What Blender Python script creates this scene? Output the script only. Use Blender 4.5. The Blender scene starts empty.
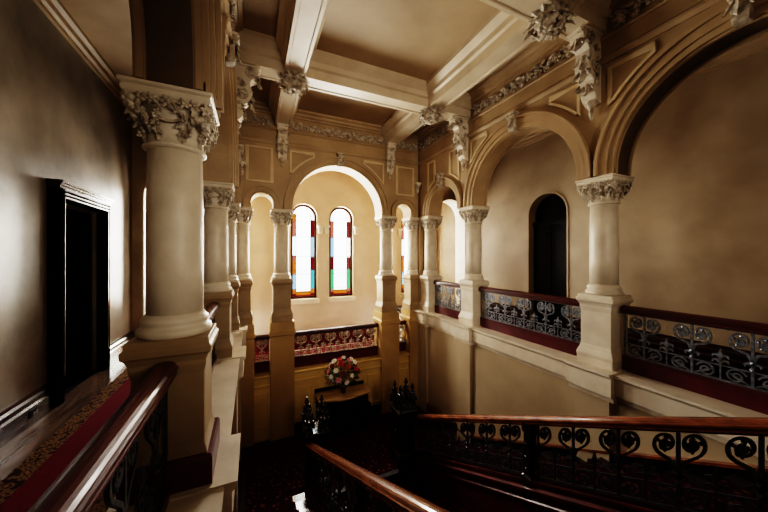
import bpy, bmesh, math, random
from mathutils import Vector, Matrix
random.seed(7)
S = bpy.context.scene
COL = S.collection
PI = math.pi

# ------------------------------------------------------------------ materials
def new_mat(name):
    m = bpy.data.materials.new(name); m.use_nodes = True
    nt = m.node_tree; b = nt.nodes['Principled BSDF']
    return m, nt, b
def rgb(c): return (c[0], c[1], c[2], 1)
def mat(name, c1, c2=None, rough=.6, metal=0, scale=3, detail=6, bump=0, bscale=None, coat=0, lo=.35, hi=.65, stretch=None, spec=.5):
    m, nt, b = new_mat(name)
    b.inputs['Roughness'].default_value = rough
    b.inputs['Metallic'].default_value = metal
    b.inputs['Specular IOR Level'].default_value = spec
    if coat: b.inputs['Coat Weight'].default_value = coat; b.inputs['Coat Roughness'].default_value = .12
    tc = nt.nodes.new('ShaderNodeTexCoord'); src = tc.outputs['Object']
    if stretch:
        mp = nt.nodes.new('ShaderNodeMapping'); mp.inputs['Scale'].default_value = stretch
        nt.links.new(src, mp.inputs['Vector']); src = mp.outputs['Vector']
    n = nt.nodes.new('ShaderNodeTexNoise'); n.inputs['Scale'].default_value = scale; n.inputs['Detail'].default_value = detail
    nt.links.new(src, n.inputs['Vector'])
    r = nt.nodes.new('ShaderNodeValToRGB')
    r.color_ramp.elements[0].position = lo; r.color_ramp.elements[1].position = hi
    r.color_ramp.elements[0].color = rgb(c1); r.color_ramp.elements[1].color = rgb(c2 or c1)
    nt.links.new(n.outputs['Fac'], r.inputs['Fac']); nt.links.new(r.outputs['Color'], b.inputs['Base Color'])
    if bump:
        n2 = nt.nodes.new('ShaderNodeTexNoise'); n2.inputs['Scale'].default_value = bscale or scale * 6; n2.inputs['Detail'].default_value = 5
        nt.links.new(src, n2.inputs['Vector'])
        bp = nt.nodes.new('ShaderNodeBump'); bp.inputs['Strength'].default_value = bump; bp.inputs['Distance'].default_value = .02
        nt.links.new(n2.outputs['Fac'], bp.inputs['Height']); nt.links.new(bp.outputs['Normal'], b.inputs['Normal'])
    return m
M = {}
M['plaster'] = mat('plaster_gold', (.34, .235, .13), (.45, .325, .19), .55, scale=1.6, bump=.15, bscale=9)
M['plaster_outer'] = mat('plaster_buff', (.36, .265, .165), (.52, .405, .27), .5, scale=1.1, bump=.2, bscale=5, detail=9)
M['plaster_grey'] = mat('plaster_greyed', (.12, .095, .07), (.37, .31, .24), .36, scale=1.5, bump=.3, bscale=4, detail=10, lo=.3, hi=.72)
M['plaster_low'] = mat('plaster_lower', (.40, .31, .20), (.50, .40, .27), .5, scale=1.2, bump=.1, bscale=7)
M['golden'] = mat('plaster_deep_gold', (.52, .34, .11), (.66, .45, .165), .5, scale=1.8)
M['soffit'] = mat('soffit_shade_brown', (.085, .05, .026), (.13, .08, .042), .6, scale=2)  # dark brown carries the shade of the near arch soffits in its colour
M['plaster_shaded'] = mat('plaster_shaded_gold', (.17, .11, .055), (.23, .155, .08), .7, scale=2)  # darkened gold; the weaker light beyond the end arch is in the colour
M['golden_brown'] = mat('plaster_golden_brown', (.36, .22, .085), (.48, .305, .125), .45, scale=1.5)
M['bay'] = mat('plaster_bay', (.55, .425, .305), (.64, .505, .385), .6, scale=1.6, bump=.1)
M['stone'] = mat('stone_cream', (.62, .535, .42), (.74, .655, .53), .45, scale=4, bump=.08, bscale=30)
M['ornament'] = mat('stone_ornament', (.26, .205, .15), (.66, .58, .46), .55, scale=14, bump=.2, bscale=60)
M['ceiling'] = mat('ceiling_buff', (.33, .235, .135), (.46, .345, .215), .6, scale=.9, detail=8)
M['beam'] = mat('beam_cream', (.56, .46, .33), (.66, .56, .42), .45, scale=3)
M['frame'] = mat('frame_cream', (.56, .44, .27), (.64, .51, .33), .5, scale=5)
M['wood'] = mat('mahogany_dark', (.02, .007, .006), (.05, .014, .012), .22, scale=6, stretch=(1, .15, 1), coat=.4)
M['rail'] = mat('mahogany_rail', (.05, .008, .007), (.12, .02, .014), .34, scale=5, stretch=(.2, 3, 3), coat=.2)
M['rail_honey'] = mat('honey_rail', (.13, .035, .012), (.26, .085, .028), .22, scale=5, stretch=(.2, 3, 3), coat=.5)
M['redboard'] = mat('red_painted_board', (.07, .005, .008), (.105, .008, .012), .4, scale=6, coat=.1)
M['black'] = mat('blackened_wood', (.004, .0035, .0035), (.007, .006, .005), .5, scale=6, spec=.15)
M['bead_highlight'] = mat('bead_highlight_grey', (.10, .09, .09), (.20, .19, .19), .3, scale=12, coat=.4)  # grey stands for the thin highlights along the dark door frame
M['matte'] = mat('matte_black', (.004, .0035, .0035), (.006, .005, .005), .9, scale=6, spec=.0)
M['newel'] = mat('ebonised_newel', (.010, .008, .007), (.022, .016, .014), .16, scale=9, coat=.6)
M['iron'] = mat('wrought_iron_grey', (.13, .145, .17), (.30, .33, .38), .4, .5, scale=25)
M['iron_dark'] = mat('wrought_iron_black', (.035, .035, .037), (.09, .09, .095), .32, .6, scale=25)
M['iron_gilt'] = mat('wrought_iron_bronzed', (.22, .17, .11), (.42, .35, .26), .4, .3, scale=25)
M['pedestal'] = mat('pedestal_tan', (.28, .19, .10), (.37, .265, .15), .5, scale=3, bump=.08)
M['leaf'] = mat('leaf_green', (.02, .045, .015), (.05, .09, .03), .5, scale=20)
M['white'] = mat('petal_white', (.75, .68, .6), (.88, .82, .75), .6, scale=20)
M['pink'] = mat('petal_pink', (.55, .2, .22), (.72, .36, .38), .6, scale=20)
M['redp'] = mat('petal_red', (.35, .015, .03), (.5, .03, .05), .6, scale=20)
M['burg'] = mat('petal_burgundy', (.12, .01, .03), (.2, .015, .04), .6, scale=20)
M['vase'] = mat('vase_dark', (.015, .012, .012), (.03, .025, .02), .15, scale=20, coat=.5)
M['tabletop'] = mat('table_walnut', (.30, .18, .07), (.44, .28, .12), .25, scale=5, stretch=(.4, 3, 1), coat=.3)
M['lead'] = mat('lead_came', (.03, .03, .03), (.05, .05, .05), .5, scale=9)
M['metal'] = mat('socket_metal', (.5, .48, .45), (.6, .58, .55), .25, .9, scale=9)
M['floorwood'] = mat('polished_boards', (.10, .06, .04), (.22, .15, .115), .2, scale=3, stretch=(6, .35, 1), coat=.6)
M['floordark'] = mat('dark_boards', (.012, .006, .004), (.03, .014, .009), .55, scale=3, stretch=(6, .5, 1))
M['rail_top'] = mat('dull_dark_rail', (.03, .006, .006), (.06, .012, .01), .5, scale=6)
M['crimson'] = mat('crimson_panel', (.16, .010, .014), (.22, .014, .02), .4, scale=5)
M['winframe'] = mat('window_frame_oxblood', (.03, .006, .006), (.05, .01, .009), .5, scale=6)
M['tread'] = mat('stone_tread', (.42, .36, .29), (.55, .48, .4), .4, scale=5)

def carpet(name, base, accents, scale):
    m, nt, b = new_mat(name); b.inputs['Roughness'].default_value = .95; b.inputs['Specular IOR Level'].default_value = .1
    tc = nt.nodes.new('ShaderNodeTexCoord')
    v = nt.nodes.new('ShaderNodeTexVoronoi'); v.inputs['Scale'].default_value = scale
    nt.links.new(tc.outputs['Object'], v.inputs['Vector'])
    r = nt.nodes.new('ShaderNodeValToRGB'); r.color_ramp.interpolation = 'CONSTANT'
    r.color_ramp.elements[0].color = rgb(accents[0]); r.color_ramp.elements[0].position = 0
    r.color_ramp.elements[1].color = rgb(base); r.color_ramp.elements[1].position = .62
    e = r.color_ramp.elements.new(.22); e.color = rgb(accents[1])
    e = r.color_ramp.elements.new(.40); e.color = rgb(accents[2])
    nt.links.new(v.outputs['Distance'], r.inputs['Fac']); nt.links.new(r.outputs['Color'], b.inputs['Base Color'])
    n = nt.nodes.new('ShaderNodeTexNoise'); n.inputs['Scale'].default_value = 260
    bp = nt.nodes.new('ShaderNodeBump'); bp.inputs['Strength'].default_value = .35; bp.inputs['Distance'].default_value = .01
    nt.links.new(tc.outputs['Object'], n.inputs['Vector']); nt.links.new(n.outputs['Fac'], bp.inputs['Height']); nt.links.new(bp.outputs['Normal'], b.inputs['Normal'])
    return m
M['carpet'] = carpet('crimson_carpet', (.17, .005, .018), [(.20, .010, .028), (.13, .005, .016), (.17, .007, .02)], 26)
M['border'] = carpet('patterned_border', (.045, .012, .01), [(.32, .20, .09), (.09, .025, .016), (.22, .13, .055)], 20)
M['staircarpet'] = carpet('stair_carpet', (.035, .003, .005), [(.14, .07, .035), (.07, .006, .01), (.02, .003, .005)], 13)

def glass(name, flip):
    m = bpy.data.materials.new(name); m.use_nodes = True; nt = m.node_tree
    for n in list(nt.nodes): nt.nodes.remove(n)
    out = nt.nodes.new('ShaderNodeOutputMaterial'); tr = nt.nodes.new('ShaderNodeBsdfTransparent')
    gl = nt.nodes.new('ShaderNodeBsdfGlossy'); gl.inputs['Roughness'].default_value = .1
    mx = nt.nodes.new('ShaderNodeMixShader'); mx.inputs[0].default_value = .03
    tc = nt.nodes.new('ShaderNodeTexCoord'); sp = nt.nodes.new('ShaderNodeSeparateXYZ'); nt.links.new(tc.outputs['Object'], sp.inputs[0])
    dv = nt.nodes.new('ShaderNodeMath'); dv.operation = 'DIVIDE'; dv.inputs[1].default_value = 2.56; nt.links.new(sp.outputs['Z'], dv.inputs[0])
    def ramp(stops):
        r = nt.nodes.new('ShaderNodeValToRGB'); r.color_ramp.interpolation = 'CONSTANT'
        els = r.color_ramp.elements
        els[0].position, els[0].color = stops[0][0], rgb(stops[0][1]); els[1].position, els[1].color = stops[1][0], rgb(stops[1][1])
        for p, c in stops[2:]:
            e = els.new(p); e.color = rgb(c)
        nt.links.new(dv.outputs[0], r.inputs['Fac']); return r
    red, amb, teal, blue, grn, wh, pk = (.028, .002, .002), (.12, .035, .004), (.02, .09, .10), (.08, .13, .16), (.02, .10, .04), (.6, .6, .57), (.10, .03, .02)
    if not flip:
        L = ramp([(0, red), (.05, amb), (.10, blue), (.26, amb), (.40, pk), (.46, wh), (.66, pk), (.82, amb), (.90, wh)])
        R = ramp([(0, red), (.05, amb), (.10, teal), (.30, red), (.44, blue), (.66, red), (.84, wh)])
    else:
        L = ramp([(0, red), (.05, pk), (.08, grn), (.30, red), (.44, blue), (.66, pk), (.84, wh)])
        R = ramp([(0, red), (.05, pk), (.08, grn), (.30, red), (.44, wh), (.66, red), (.84, wh)])
    Cc = ramp([(0, red), (.035, amb), (.075, (.75, .75, .72)), (.30, (.9, .9, .86)), (.44, (1, 1, .97))])
    gt = nt.nodes.new('ShaderNodeMath'); gt.operation = 'GREATER_THAN'; gt.inputs[1].default_value = 0; nt.links.new(sp.outputs['X'], gt.inputs[0])
    m1 = nt.nodes.new('ShaderNodeMixRGB'); nt.links.new(gt.outputs[0], m1.inputs[0]); nt.links.new(L.outputs[0], m1.inputs[1]); nt.links.new(R.outputs[0], m1.inputs[2])
    ab = nt.nodes.new('ShaderNodeMath'); ab.operation = 'ABSOLUTE'; nt.links.new(sp.outputs['X'], ab.inputs[0])
    g2 = nt.nodes.new('ShaderNodeMath'); g2.operation = 'GREATER_THAN'; g2.inputs[1].default_value = .19; nt.links.new(ab.outputs[0], g2.inputs[0])
    m2 = nt.nodes.new('ShaderNodeMixRGB'); nt.links.new(g2.outputs[0], m2.inputs[0]); nt.links.new(Cc.outputs[0], m2.inputs[1]); nt.links.new(m1.outputs[0], m2.inputs[2])
    nt.links.new(m2.outputs[0], tr.inputs['Color'])
    nt.links.new(tr.outputs[0], mx.inputs[1]); nt.links.new(gl.outputs[0], mx.inputs[2]); nt.links.new(mx.outputs[0], out.inputs['Surface'])
    return m
M['glassA'] = glass('stained_glass_amber', False)
M['glassB'] = glass('stained_glass_green', True)

# ------------------------------------------------------------------ helpers
def obj(name, bm, material, parent=None, loc=None, smooth=False, bevel=0):
    me = bpy.data.meshes.new(name)
    bmesh.ops.recalc_face_normals(bm, faces=bm.faces)
    bm.to_mesh(me); bm.free()
    if smooth:
        for p in me.polygons: p.use_smooth = True
    o = bpy.data.objects.new(name, me); COL.objects.link(o)
    me.materials.append(material)
    if parent: o.parent = parent
    if loc is not None: o.location = loc
    if bevel:
        b = o.modifiers.new('bevel', 'BEVEL'); b.width = bevel; b.segments = 2; b.limit_method = 'ANGLE'; b.angle_limit = math.radians(40)
    return o
def tag(o, label, cat, group=None):
    o['label'] = label; o['category'] = cat
    if group: o['group'] = group
    return o
def thing(name, label, cat, loc=(0, 0, 0), rotz=0, group=None):
    o = bpy.data.objects.new(name, None); COL.objects.link(o); o.location = loc; o.rotation_euler = (0, 0, rotz); o.empty_display_size = .1
    return tag(o, label, cat, group)
def struct(name, bm, material, parent=None, smooth=False, bevel=0):
    o = obj(name, bm, material, parent, smooth=smooth, bevel=bevel)
    if not parent: o['kind'] = 'structure'
    return o
TRIM = [0]
def trim(bm, material, smooth=False, bevel=0):
    TRIM[0] += 1
    return struct('trim_%d' % TRIM[0], bm, material, smooth=smooth, bevel=bevel)
def children_of(o): return [c for c in bpy.data.objects if c.parent == o]
def dup(root, loc, rotz=None, label=None, group=None):
    r = root.copy(); COL.objects.link(r); r.location = loc
    if rotz is not None: r.rotation_euler = (0, 0, rotz)
    if label: r['label'] = label
    if group: r['group'] = group
    for ch in children_of(root):
        c = ch.copy(); COL.objects.link(c); c.parent = r
        for g in children_of(ch):
            d = g.copy(); COL.objects.link(d); d.parent = c
    return r
def quad(bm, vs):
    try: bm.faces.new(vs)
    except ValueError: pass
def box(bm, x0, x1, y0, y1, z0, z1):
    v = [bm.verts.new(p) for p in ((x0, y0, z0), (x1, y0, z0), (x1, y1, z0), (x0, y1, z0), (x0, y0, z1), (x1, y0, z1), (x1, y1, z1), (x0, y1, z1))]
    for f in ((0, 3, 2, 1), (4, 5, 6, 7), (0, 1, 5, 4), (1, 2, 6, 5), (2, 3, 7, 6), (3, 0, 4, 7)): bm.faces.new([v[i] for i in f])
def prism(bm, poly, f, a, b):
    """extrude a 2-D polygon between a and b; f(u, v, s) gives the point"""
    A = [bm.verts.new(f(u, v, a)) for u, v in poly]; B = [bm.verts.new(f(u, v, b)) for u, v in poly]
    n = len(poly)
    for i in range(n): bm.faces.new((A[i], A[(i + 1) % n], B[(i + 1) % n], B[i]))
    bm.faces.new(A[::-1]); bm.faces.new(B)
def lathe(bm, prof, n=24, c=(0, 0, 0)):
    rings = []
    for r, z in prof:
        rings.append([bm.verts.new((c[0] + r * math.cos(2 * PI * k / n), c[1] + r * math.sin(2 * PI * k / n), c[2] + z)) for k in range(n)])
    for a, b in zip(rings, rings[1:]):
        for k in range(n): bm.faces.new((a[k], a[(k + 1) % n], b[(k + 1) % n], b[k]))
    bm.faces.new(rings[0][::-1]); bm.faces.new(rings[-1])
def square_stack(bm, prof, c=(0, 0, 0)):
    """stack of square sections (half-width, z)"""
    rings = []
    for w, z in prof:
        rings.append([bm.verts.new((c[0] + sx * w, c[1] + sy * w, c[2] + z)) for sx, sy in ((-1, -1), (1, -1), (1, 1), (-1, 1))])
    for a, b in zip(rings, rings[1:]):
        for k in range(4): bm.faces.new((a[k], a[(k + 1) % 4], b[(k + 1) % 4], b[k]))
    bm.faces.new(rings[0][::-1]); bm.faces.new(rings[-1])
def ribbon(bm, pts, w, d, f, closed=False):
    n = len(pts); rows = []
    for i, (a, b) in enumerate(pts):
        p0 = pts[(i - 1) % n] if (closed or i) else pts[i]; p1 = pts[(i + 1) % n] if (closed or i < n - 1) else pts[i]
        tx, ty = p1[0] - p0[0], p1[1] - p0[1]; L = math.hypot(tx, ty) or 1; nx, ny = -ty / L, tx / L
        k = w[i] if isinstance(w, (list, tuple)) else w
        if closed or 0 < i < n - 1:
            ax, ay = pts[i][0] - p0[0], pts[i][1] - p0[1]; la = math.hypot(ax, ay) or 1
            cosv = max(.45, abs((ax * tx + ay * ty) / (la * L))); k = k / cosv
        rows.append([bm.verts.new(f(a + nx * s * k / 2, b + ny * s * k / 2, q * d / 2)) for s, q in ((-1, -1), (1, -1), (1, 1), (-1, 1))])
    rng = range(n) if closed else range(n - 1)
    for i in rng:
        r0, r1 = rows[i], rows[(i + 1) % n]
        for k in range(4): bm.faces.new((r0[k], r0[(k + 1) % 4], r1[(k + 1) % 4], r1[k]))
    if not closed: bm.faces.new(rows[0][::-1]); bm.faces.new(rows[-1])
def blob(bm, c, r, sc=(1, 1, 1), rot=None, sub=1):
    mtx = Matrix.Translation(Vector(c)) @ (rot.to_4x4() if rot else Matrix.Identity(4)) @ Matrix.Diagonal((r * sc[0], r * sc[1], r * sc[2], 1))
    bmesh.ops.create_icosphere(bm, subdivisions=sub, radius=1, matrix=mtx)
def frame_of(n):
    n = Vector(n).normalized(); u = n.cross(Vector((0, 0, 1)))
    if u.length < .1: u = Vector((1, 0, 0))
    u.normalize(); v = u.cross(n) * -1
    v = n.cross(u); return n, u, v
def leaf(bm, base, tip, nrm, L, W, curl=.4, lobes=True):
    tip = Vector(tip).normalized(); nrm = Vector(nrm).normalized(); side = tip.cross(nrm).normalized(); base = Vector(base)
    rows = []; N = 7
    for i in range(N):
        t = i / (N - 1); w = W * math.sin(PI * (.12 + .86 * t)) * (1.0 if not lobes else (1.15 if i % 2 else .72))
        p = base + tip * (L * (t - .25 * curl * t * t)) + nrm * (L * curl * t * t)
        rows.append([bm.verts.new(p + side * (w * k / 2) + nrm * (W * (.18 if k == 0 else -.06))) for k in (-1, 0, 1)])
    for a, b in zip(rows, rows[1:]):
        for k in (0, 1): bm.faces.new((a[k], a[k + 1], b[k + 1], b[k]))
def rosette(bm, c, nrm, r, petals=6):
    n, u, v = frame_of(nrm); c = Vector(c)
    for k in range(petals):
        a = 2 * PI * k / petals; d = u * math.cos(a) + v * math.sin(a)
        rot = Matrix((d, n.cross(d), n)).transposed()
        blob(bm, c + d * r * .55, r * .48, (1, .62, .42), rot)
    blob(bm, c + n * r * .18, r * .28)
def spiral(cx, cy, r0, r1, a0, turns, n=18):
    return [(cx + (r0 + (r1 - r0) * i / n) * math.cos(a0 + 2 * PI * turns * i / n), cy + (r0 + (r1 - r0) * i / n) * math.sin(a0 + 2 * PI * turns * i / n)) for i in range(n + 1)]

# plan numbers
XL, XR = -.45, 4.05            # arcade centre lines
XLW, XRW = -1.9, 5.5           # outer walls
YB, YW = 6.6, 8.1              # back arcade centre, window wall
CY = (-.2, 2.22, 4.6, 6.15)    # column rows
BX = (-.2, .57, 3.03, 3.8)     # back columns
SP = 2.52                      # springing
TOP, GC = 4.6, 4.12            # hall ceiling, gallery ceiling
LAND, LOW = -2.2, -4.3

# mapping: (s along the wall, t out of the face towards the hall, z)
def fL(face): return lambda s, z, t: (face + t, s, z)
def fR(face): return lambda s, z, t: (face - t, s, z)
def fB(face): return lambda s, z, t: (s, face - t, z)

def arch_pts(c, r, spring, n=28):
    return [(c - r * math.cos(PI * i / n), spring + r * math.sin(PI * i / n)) for i in range(n + 1)]
def arch_wall(bm, bottom, top, f, t0, t1):
    """wall between depth t0 and t1 whose lower edge follows 'bottom' [(s, z)]"""
    def V(s, z, t): return bm.verts.new(f(s, z, t))
    F0 = [V(s, z, t0) for s, z in bottom]; F1 = [V(s, z, t1) for s, z in bottom]
    T0 = [V(s, top, t0) for s, z in bottom]; T1 = [V(s, top, t1) for s, z in bottom]
    for i in range(len(bottom) - 1):
        if abs(bottom[i + 1][0] - bottom[i][0]) > 1e-6:
            quad(bm, (F0[i], F0[i + 1], T0[i + 1], T0[i])); quad(bm, (F1[i], T1[i], T1[i + 1], F1[i + 1])); quad(bm, (T0[i], T0[i + 1], T1[i + 1], T1[i]))
        quad(bm, (F0[i], F1[i], F1[i + 1], F0[i + 1]))
    quad(bm, (F0[0], T0[0], T1[0], F1[0])); quad(bm, (F0[-1], F1[-1], T1[-1], T0[-1]))
def ring(bm, c, r1, r2, spring, base, f, t0, t1, n=36):
    """raised arch moulding with straight stilts down to 'base'"""
    a = [(c - r1, base)] + arch_pts(c, r1, spring, n) + [(c + r1, base)]
    b = [(c - r2, base)] + arch_pts(c, r2, spring, n) + [(c + r2, base)]
    A0 = [bm.verts.new(f(s, z, t0)) for s, z in a]; A1 = [bm.verts.new(f(s, z, t1)) for s, z in a]
    B0 = [bm.verts.new(f(s, z, t0)) for s, z in b]; B1 = [bm.verts.new(f(s, z, t1)) for s, z in b]
    for i in range(len(a) - 1):
        quad(bm, (A1[i], A1[i + 1], B1[i + 1], B1[i])); quad(bm, (A0[i], A0[i + 1], A1[i + 1], A1[i])); quad(bm, (B0[i], B0[i + 1], B1[i + 1], B1[i])); quad(bm, (A0[i], A0[i + 1], B0[i + 1], B0[i]))
    for i in (0, len(a) - 1): quad(bm, (A0[i], A1[i], B1[i], B0[i]))

# ------------------------------------------------------------------ shell
# arcades: side (three bays each), back (three bays)
BAYS = [(1.01, .99), (3.41, .99), (5.375, .53)]      # centre, radius
def side_bottom():
    b = [(-2.6, SP), ]
    for c, r in BAYS:
        sp = SP + .05
        b += [(c - r, SP)] + arch_pts(c, r, sp) + [(c + r, SP)]
    return b + [(6.4, SP)]
def back_bottom():
    b = [(-.25, SP)]
    for c, r, st in ((.185, .21, .1), (1.8, 1.03, .02), (3.415, .21, .1)):
        b += [(c - r, SP)] + arch_pts(c, r, SP + st) + [(c + r, SP)]
    return b + [(3.85, SP)]
bm = bmesh.new(); arch_wall(bm, side_bottom(), TOP, fL(-.25), 0, -.34); box(bm, -.61, -.25, 6.35, 6.8, LAND, 4.6); struct('wall_left_arcade', bm, M['plaster'])
bm = bmesh.new(); arch_wall(bm, side_bottom(), TOP, fR(3.85), 0, -.34); box(bm, 3.85, 4.21, 6.35, 6.8, LAND, 4.6); struct('wall_right_arcade', bm, M['plaster'])
bm = bmesh.new(); arch_wall(bm, back_bottom(), TOP, fB(6.4), 0, -.4); struct('wall_back_arcade', bm, M['plaster'])
# lower walls under the arcades
bm = bmesh.new(); box(bm, -.65, -.25, -2.6, 6.4, LOW, -.12); struct('wall_left_lower', bm, M['plaster_low'])
bm = bmesh.new(); box(bm, 3.85, 4.25, -2.6, 6.4, LOW, -.12); struct('wall_right_lower', bm, M['plaster_low'])
bm = bmesh.new(); box(bm, -.25, 3.85, 6.4, 6.8, LOW, -.88); struct('wall_back_lower', bm, M['golden'])
# end walls of the galleries, each with an open arch
for side, c in (('left', -1.25), ('right', 4.85)):
    bm = bmesh.new()
    a, e = (XLW, -.65) if side == 'left' else (4.25, XRW)
    b = [(a, 0), (c - .49, 0)] + arch_pts(c, .49, 2.58) + [(c + .49, 0), (e, 0)]
    arch_wall(bm, b, GC + .3, fB(6.4), 0, -.4)
    struct('wall_%s_gallery_end' % side, bm, M['plaster_outer'])
# outer walls
bm = bmesh.new()
D0, D1, DT = 4.22, 5.20, 2.14
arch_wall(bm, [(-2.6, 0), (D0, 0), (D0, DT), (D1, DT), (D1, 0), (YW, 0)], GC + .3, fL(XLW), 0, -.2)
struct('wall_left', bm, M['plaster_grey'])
bm = bmesh.new()
dc, dr = 4.08, .42
arch_wall(bm, [(-2.6, 0), (dc - dr, 0)] + arch_pts(dc, dr, 2.41) + [(dc + dr, 0), (YW, 0)], GC + .3, fR(XRW), 0, -.2)
struct('wall_right', bm, M['plaster_outer'])
# window wall
WIN = [(-.95, .35), (1.28, .35), (2.32, .35), (4.60, .35)]
SILL, HEAD = .39, 2.96
bm = bmesh.new()
b = [(XLW, SILL)]
for c, r in WIN: b += [(c - r, SILL)] + arch_pts(c, r, HEAD - r) + [(c + r, SILL)]
arch_wall(bm, b + [(XRW, SILL)], GC + .3, fB(YW), 0, -.3); box(bm, XLW, XRW, YW, YW + .3, -1.2, SILL)
struct('wall_back', bm, M['bay'])
bm = bmesh.new(); box(bm, XLW - .2, XRW + .2, -2.8, -2.6, LOW, TOP + .1); struct('wall_front', bm, M['plaster_outer'])
bm = bmesh.new(); box(bm, XRW - .03, XRW + .01, 6.8, YW, 0, GC); struct('wall_right_bay_shade', bm, M['plaster_shaded'])  # thin sheet added over the right wall so it looks less lit
# floors
bm = bmesh.new(); box(bm, XLW, -.30, -.0, YW, -.12, 0); struct('floor_left_gallery', bm, M['floorwood'])
bm = bmesh.new(); box(bm, 3.9, XRW, -.0, YW, -.12, 0); struct('floor_right_gallery', bm, M['floordark'])
bm = bmesh.new(); box(bm, XLW, XRW, -2.6, -.0, -.12, 0); struct('floor_near_landing', bm, M['floordark'])
bm = bmesh.new(); box(bm, -.30, 3.9, 6.5, YW, -1.05, -.9); struct('floor_bay', bm, M['floordark'])
bm = bmesh.new(); box(bm, -.25, 3.85, 4.5, 6.4, LAND - .18, LAND); struct('floor_landing', bm, M['floordark'])
bm = bmesh.new(); box(bm, -.65, 4.25, -2.6, 6.4, LOW - .1, LOW); struct('floor', bm, M['floordark'])
# ceilings
bm = bmesh.new(); box(bm, -.65, 4.25, -2.6, 6.8, TOP, TOP + .1); struct('ceiling', bm, M['ceiling'])
bm = bmesh.new(); box(bm, XLW, -.61, -2.6, YW, GC, GC + .1); struct('ceiling_left_gallery', bm, M['plaster'])
bm = bmesh.new(); box(bm, 4.21, XRW, -2.6, YW, GC, GC + .1); struct('ceiling_right_gallery', bm, M['ceiling'])
bm = bmesh.new(); box(bm, -.65, 4.25, 6.8, YW, GC, GC + .1); struct('ceiling_bay', bm, M['ceiling'])

# cornices, strings and archivolts
def cornice(f, s0, s1, z, size, material):
    bm = bmesh.new()
    prof = [(0, 0), (.25, 0), (.3, .2), (.55, .3), (.65, .6), (.95, .75), (1, 1), (0, 1)]
    prism(bm, [(u * size, z + v * size) for u, v in prof], lambda u, v, s: f(s, v, u), s0, s1)
    return trim(bm, material)
def string(f, s0, s1, z, h, d, material):
    bm = bmesh.new()
    prism(bm, [(0, z), (d * .5, z), (d, z + h * .45), (d, z + h * .75), (d * .6, z + h), (0, z + h)], lambda u, v, s: f(s, v, u), s0, s1)
    return trim(bm, material)
cornice(fL(XLW), -2.6, 6.4, GC - .14, .14, M['plaster']); cornice(fR(XRW), -2.6, 6.4, GC - .14, .14, M['plaster'])
cornice(lambda s, z, t: (-.61 - t, s, z), -2.6, 6.4, GC - .10, .10, M['plaster']); cornice(lambda s, z, t: (4.21 + t, s, z), -2.6, 6.4, GC - .10, .10, M['plaster'])
for f, s0, s1 in ((fL(-.25), -2.6, 6.4), (fR(3.85), -2.6, 6.4), (fB(6.4), -.25, 3.85)):
    cornice(f, s0, s1, TOP - .15, .15, M['plaster'])
    string(f, s0, s1, 3.84, .09, .045, M['plaster'])
    string(f, s0, s1, 4.13, .035, .03, M['plaster'])
def archivolt(f, c, r, w, spring, base):
    bm = bmesh.new()
    ring(bm, c, r + .0, r + w * .34, spring, base, f, -.01, .022)
    ring(bm, c, r + w * .34, r + w * .8, spring, base, f, -.01, .045)
    ring(bm, c, r + w * .8, r + w, spring, base, f, -.01, .075)
    return trim(bm, M['plaster'])
for f in (fL(-.25), fR(3.85)):
    for c, r in BAYS: archivolt(f, c, r, .19 if r > .6 else .17, SP + .05, SP)
for c, r, st in ((.185, .21, .1), (1.8, 1.03, .02), (3.415, .21, .1)): archivolt(fB(6.4), c, r, .18 if r > .6 else .14, SP + st, SP)
for f, c, r, sp in ((fB(6.4), -1.25, .49, 2.58), (fB(6.4), 4.85, .49, 2.58)):
    bm = bmesh.new(); ring(bm, c, r, r + .1, sp, 2.4, f, -.01, .03); trim(bm, M['plaster_outer'])
    bm = bmesh.new(); ring(bm, c, r - .012, r + .01, sp, 0, f, .012, -.41); trim(bm, M['stone'])  # pale inner lining puts the brightness of the lit reveal into its colour

# cream panel frames on the arcade walls
def frame_panel(f, pts, w=.04):
    bm = bmesh.new(); ribbon(bm, pts, w, .024, lambda a, b, n: f(a, b, .01 + n), closed=True); return trim(bm, M['frame'])
def spandrel(f, c, r, spring, zt, s_edge, rr):
    """three-cornered panel beside an arch; s_edge is the upright edge"""
    sg = 1 if s_edge > c else -1; pts = []
    a0 = math.acos(min(1, abs(s_edge - c) / rr))
    a1 = (math.asin(min(.97, (zt - spring) / rr)) if zt - spring < rr else PI / 2 - .25) * .93 - .04
    n = 10; arc = [(c + sg * rr * math.cos(a0 + (a1 - a0) * i / n), spring + rr * math.sin(a0 + (a1 - a0) * i / n)) for i in range(n + 1)]
    frame_panel(f, [(s_edge, zt)] + arc + [(arc[-1][0], zt)], .035)
for s0, s1 in ((-.09, .37), (3.23, 3.69)): frame_panel(fB(6.4), [(s0, 3.06), (s1, 3.06), (s1, 3.74), (s0, 3.74)], .045)
for e in (.74, 2.86): spandrel(fB(6.4), 1.8, 1.03, SP, 3.75, e, 1.30)
for f in (fL(-.25), fR(3.85)):
    for e in (2.40, 4.44): spandrel(f, 3.41, .99, SP + .05, 3.76, e, 1.28)
    for e in (.10, 2.04): spandrel(f, 1.01, .99, SP + .05, 3.76, e, 1.28)
    for e in (4.80, 5.95): spandrel(f, 5.375, .53, SP + .05, 3.76, e, .78)
# raised fillets along the arch soffits
for f in (fL(-.25), fR(3.85)):
    for c, r in BAYS:
        for t0, t1 in ((-.015, -.05), (-.29, -.325)):
            bm = bmesh.new(); ring(bm, c, r - .014, r + .01, SP + .05, SP, f, t0, t1); trim(bm, M['plaster'])
    c, r = BAYS[0]; bm = bmesh.new(); ring(bm, c, r - .005, r + .01, SP + .05, SP, f, -.062, -.278); trim(bm, M['soffit'])  # near bay only: soffit shade laid on as a dark strip

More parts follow.
